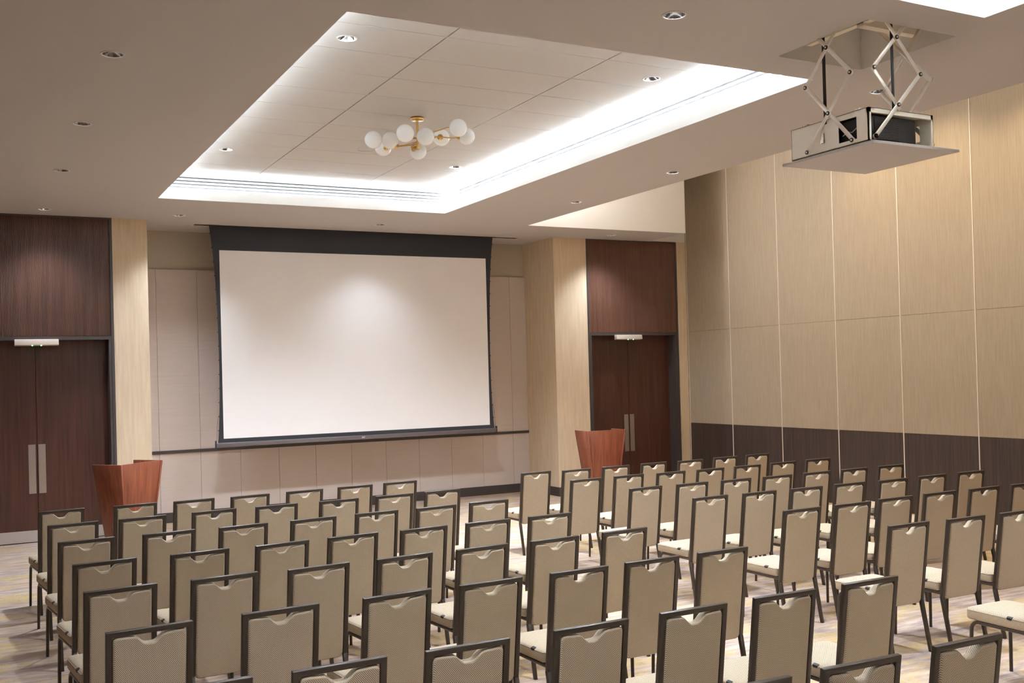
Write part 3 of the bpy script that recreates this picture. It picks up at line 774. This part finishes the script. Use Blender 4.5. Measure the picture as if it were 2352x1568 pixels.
CHAIRS = [
    ('L', 1, 1, 4.167, -4.449, 4.3), ('L', 1, 2, 3.633, -4.507, 5.3), ('L', 1, 3, 3.07, -4.553, 5.9), ('L', 1, 4, 2.495, -4.609, 6.0),
    ('L', 1, 5, 1.945, -4.623, 6.7), ('L', 1, 6, 1.405, -4.611, 6.5), ('L', 1, 7, 0.756, -4.603, 6.6), ('L', 2, 1, 4.189, -5.531, 2.7),
    ('L', 2, 2, 3.663, -5.566, 3.7), ('L', 2, 3, 3.095, -5.589, 5.9), ('L', 2, 4, 2.5, -5.588, 4.4), ('L', 2, 5, 1.935, -5.596, 6.0),
    ('L', 2, 6, 1.32, -5.646, 7.2), ('L', 2, 7, 0.767, -5.665, 6.7), ('L', 3, 1, 4.168, -6.608, 2.0), ('L', 3, 2, 3.632, -6.648, 5.9),
    ('L', 3, 3, 3.077, -6.648, 4.5), ('L', 3, 4, 2.512, -6.685, 5.6), ('L', 3, 5, 1.932, -6.707, 5.8), ('L', 3, 6, 1.362, -6.702, 6.6),
    ('L', 3, 7, 0.77, -6.706, 6.6), ('L', 4, 1, 4.155, -7.733, 0.9), ('L', 4, 2, 3.596, -7.736, 3.0), ('L', 4, 3, 3.046, -7.749, 5.1),
    ('L', 4, 4, 2.483, -7.75, 5.5), ('L', 4, 5, 1.951, -7.782, 8.0), ('L', 4, 6, 1.383, -7.787, 6.3), ('L', 4, 7, 0.778, -7.787, 6.9),
    ('L', 5, 1, 4.186, -8.763, 3.4), ('L', 5, 2, 3.589, -8.785, 3.1), ('L', 5, 3, 3.029, -8.785, 4.8), ('L', 5, 4, 2.469, -8.796, 6.0),
    ('L', 5, 5, 1.897, -8.806, 4.8), ('L', 5, 6, 1.332, -8.775, 5.4), ('L', 5, 7, 0.752, -8.775, 5.4), ('L', 6, 1, 4.217, -9.817, 0.3),
    ('L', 6, 2, 3.667, -9.823, 0.8), ('L', 6, 3, 3.139, -9.837, 1.7), ('L', 6, 4, 2.562, -9.839, 2.8), ('L', 6, 5, 2.006, -9.837, 4.3),
    ('L', 6, 6, 1.38, -9.832, 3.0), ('L', 6, 7, 0.747, -9.849, 3.9), ('L', 7, 1, 4.244, -10.998, -0.2), ('L', 7, 2, 3.651, -10.99, -1.4),
    ('L', 7, 3, 3.077, -10.986, 0.4), ('L', 7, 4, 2.496, -10.984, 0.6), ('L', 7, 5, 1.875, -10.981, 0.7), ('L', 7, 6, 1.314, -10.958, 1.0),
    ('L', 7, 7, 0.765, -10.94, 1.7), ('L', 8, 1, 4.25, -12.08, -1.1), ('L', 8, 2, 3.651, -12.072, -1.2), ('L', 8, 3, 3.051, -12.064, -2.1),
    ('L', 8, 4, 2.495, -12.05, -1.1), ('R', 1, 1, 5.811, -4.549, 2.2), ('R', 1, 2, 6.323, -4.608, 2.7), ('R', 1, 3, 6.894, -4.586, 2.2),
    ('R', 1, 4, 7.475, -4.551, 3.3), ('R', 1, 5, 8.015, -4.582, 1.9), ('R', 1, 6, 8.616, -4.53, 2.4), ('R', 1, 7, 9.173, -4.503, 2.1),
    ('R', 2, 1, 5.835, -5.601, 2.9), ('R', 2, 2, 6.403, -5.575, 2.0), ('R', 2, 3, 6.948, -5.61, 1.8), ('R', 2, 4, 7.497, -5.618, 2.0),
    ('R', 2, 5, 8.051, -5.606, 1.1), ('R', 2, 6, 8.632, -5.574, 1.0), ('R', 2, 7, 9.22, -5.546, 0.1), ('R', 3, 1, 5.871, -6.645, 2.9),
    ('R', 3, 2, 6.434, -6.654, 1.6), ('R', 3, 3, 6.985, -6.67, 2.1), ('R', 3, 4, 7.528, -6.687, 0.9), ('R', 3, 5, 8.088, -6.684, 1.2),
    ('R', 3, 6, 8.636, -6.689, 0.4), ('R', 3, 7, 9.198, -6.693, 0.4), ('R', 4, 1, 5.88, -7.627, 1.4), ('R', 4, 2, 6.434, -7.648, 0.7),
    ('R', 4, 3, 6.992, -7.668, 0.5), ('R', 4, 4, 7.552, -7.666, -0.5), ('R', 4, 5, 8.109, -7.7, 0.0), ('R', 4, 6, 8.674, -7.695, -0.5),
    ('R', 4, 7, 9.24, -7.705, -0.7), ('R', 5, 1, 5.929, -8.723, 0.8), ('R', 5, 2, 6.484, -8.729, -0.5), ('R', 5, 3, 7.029, -8.691, -1.0),
    ('R', 5, 4, 7.591, -8.681, -0.6), ('R', 5, 5, 8.157, -8.697, -0.0), ('R', 5, 6, 8.7, -8.72, -0.6), ('R', 6, 1, 5.951, -9.768, -0.9),
    ('R', 6, 2, 6.51, -9.804, -0.7), ('R', 6, 3, 7.06, -9.83, -0.9), ('R', 7, 1, 5.98, -10.9, -1.1),
]
ORD = ['', 'nearest', 'second from', 'third from', 'fourth from', 'fifth from', 'sixth from', 'seventh from']
ROW = ['', 'front', 'second', 'third', 'fourth', 'fifth', 'sixth', 'seventh', 'eighth']
proto = make_chair()
for i, (blk, row, colm, x, y, a) in enumerate(CHAIRS):
    o = proto if i == 0 else copy_tree(proto)
    o.location = (x, y, 0); o.rotation_euler = (0, 0, math.radians(a))
    o['label'] = 'taupe chair %s the centre aisle in the %s row of the %s block' % (ORD[colm], ROW[row], 'left' if blk == 'L' else 'right')
bpy.context.view_layer.update()
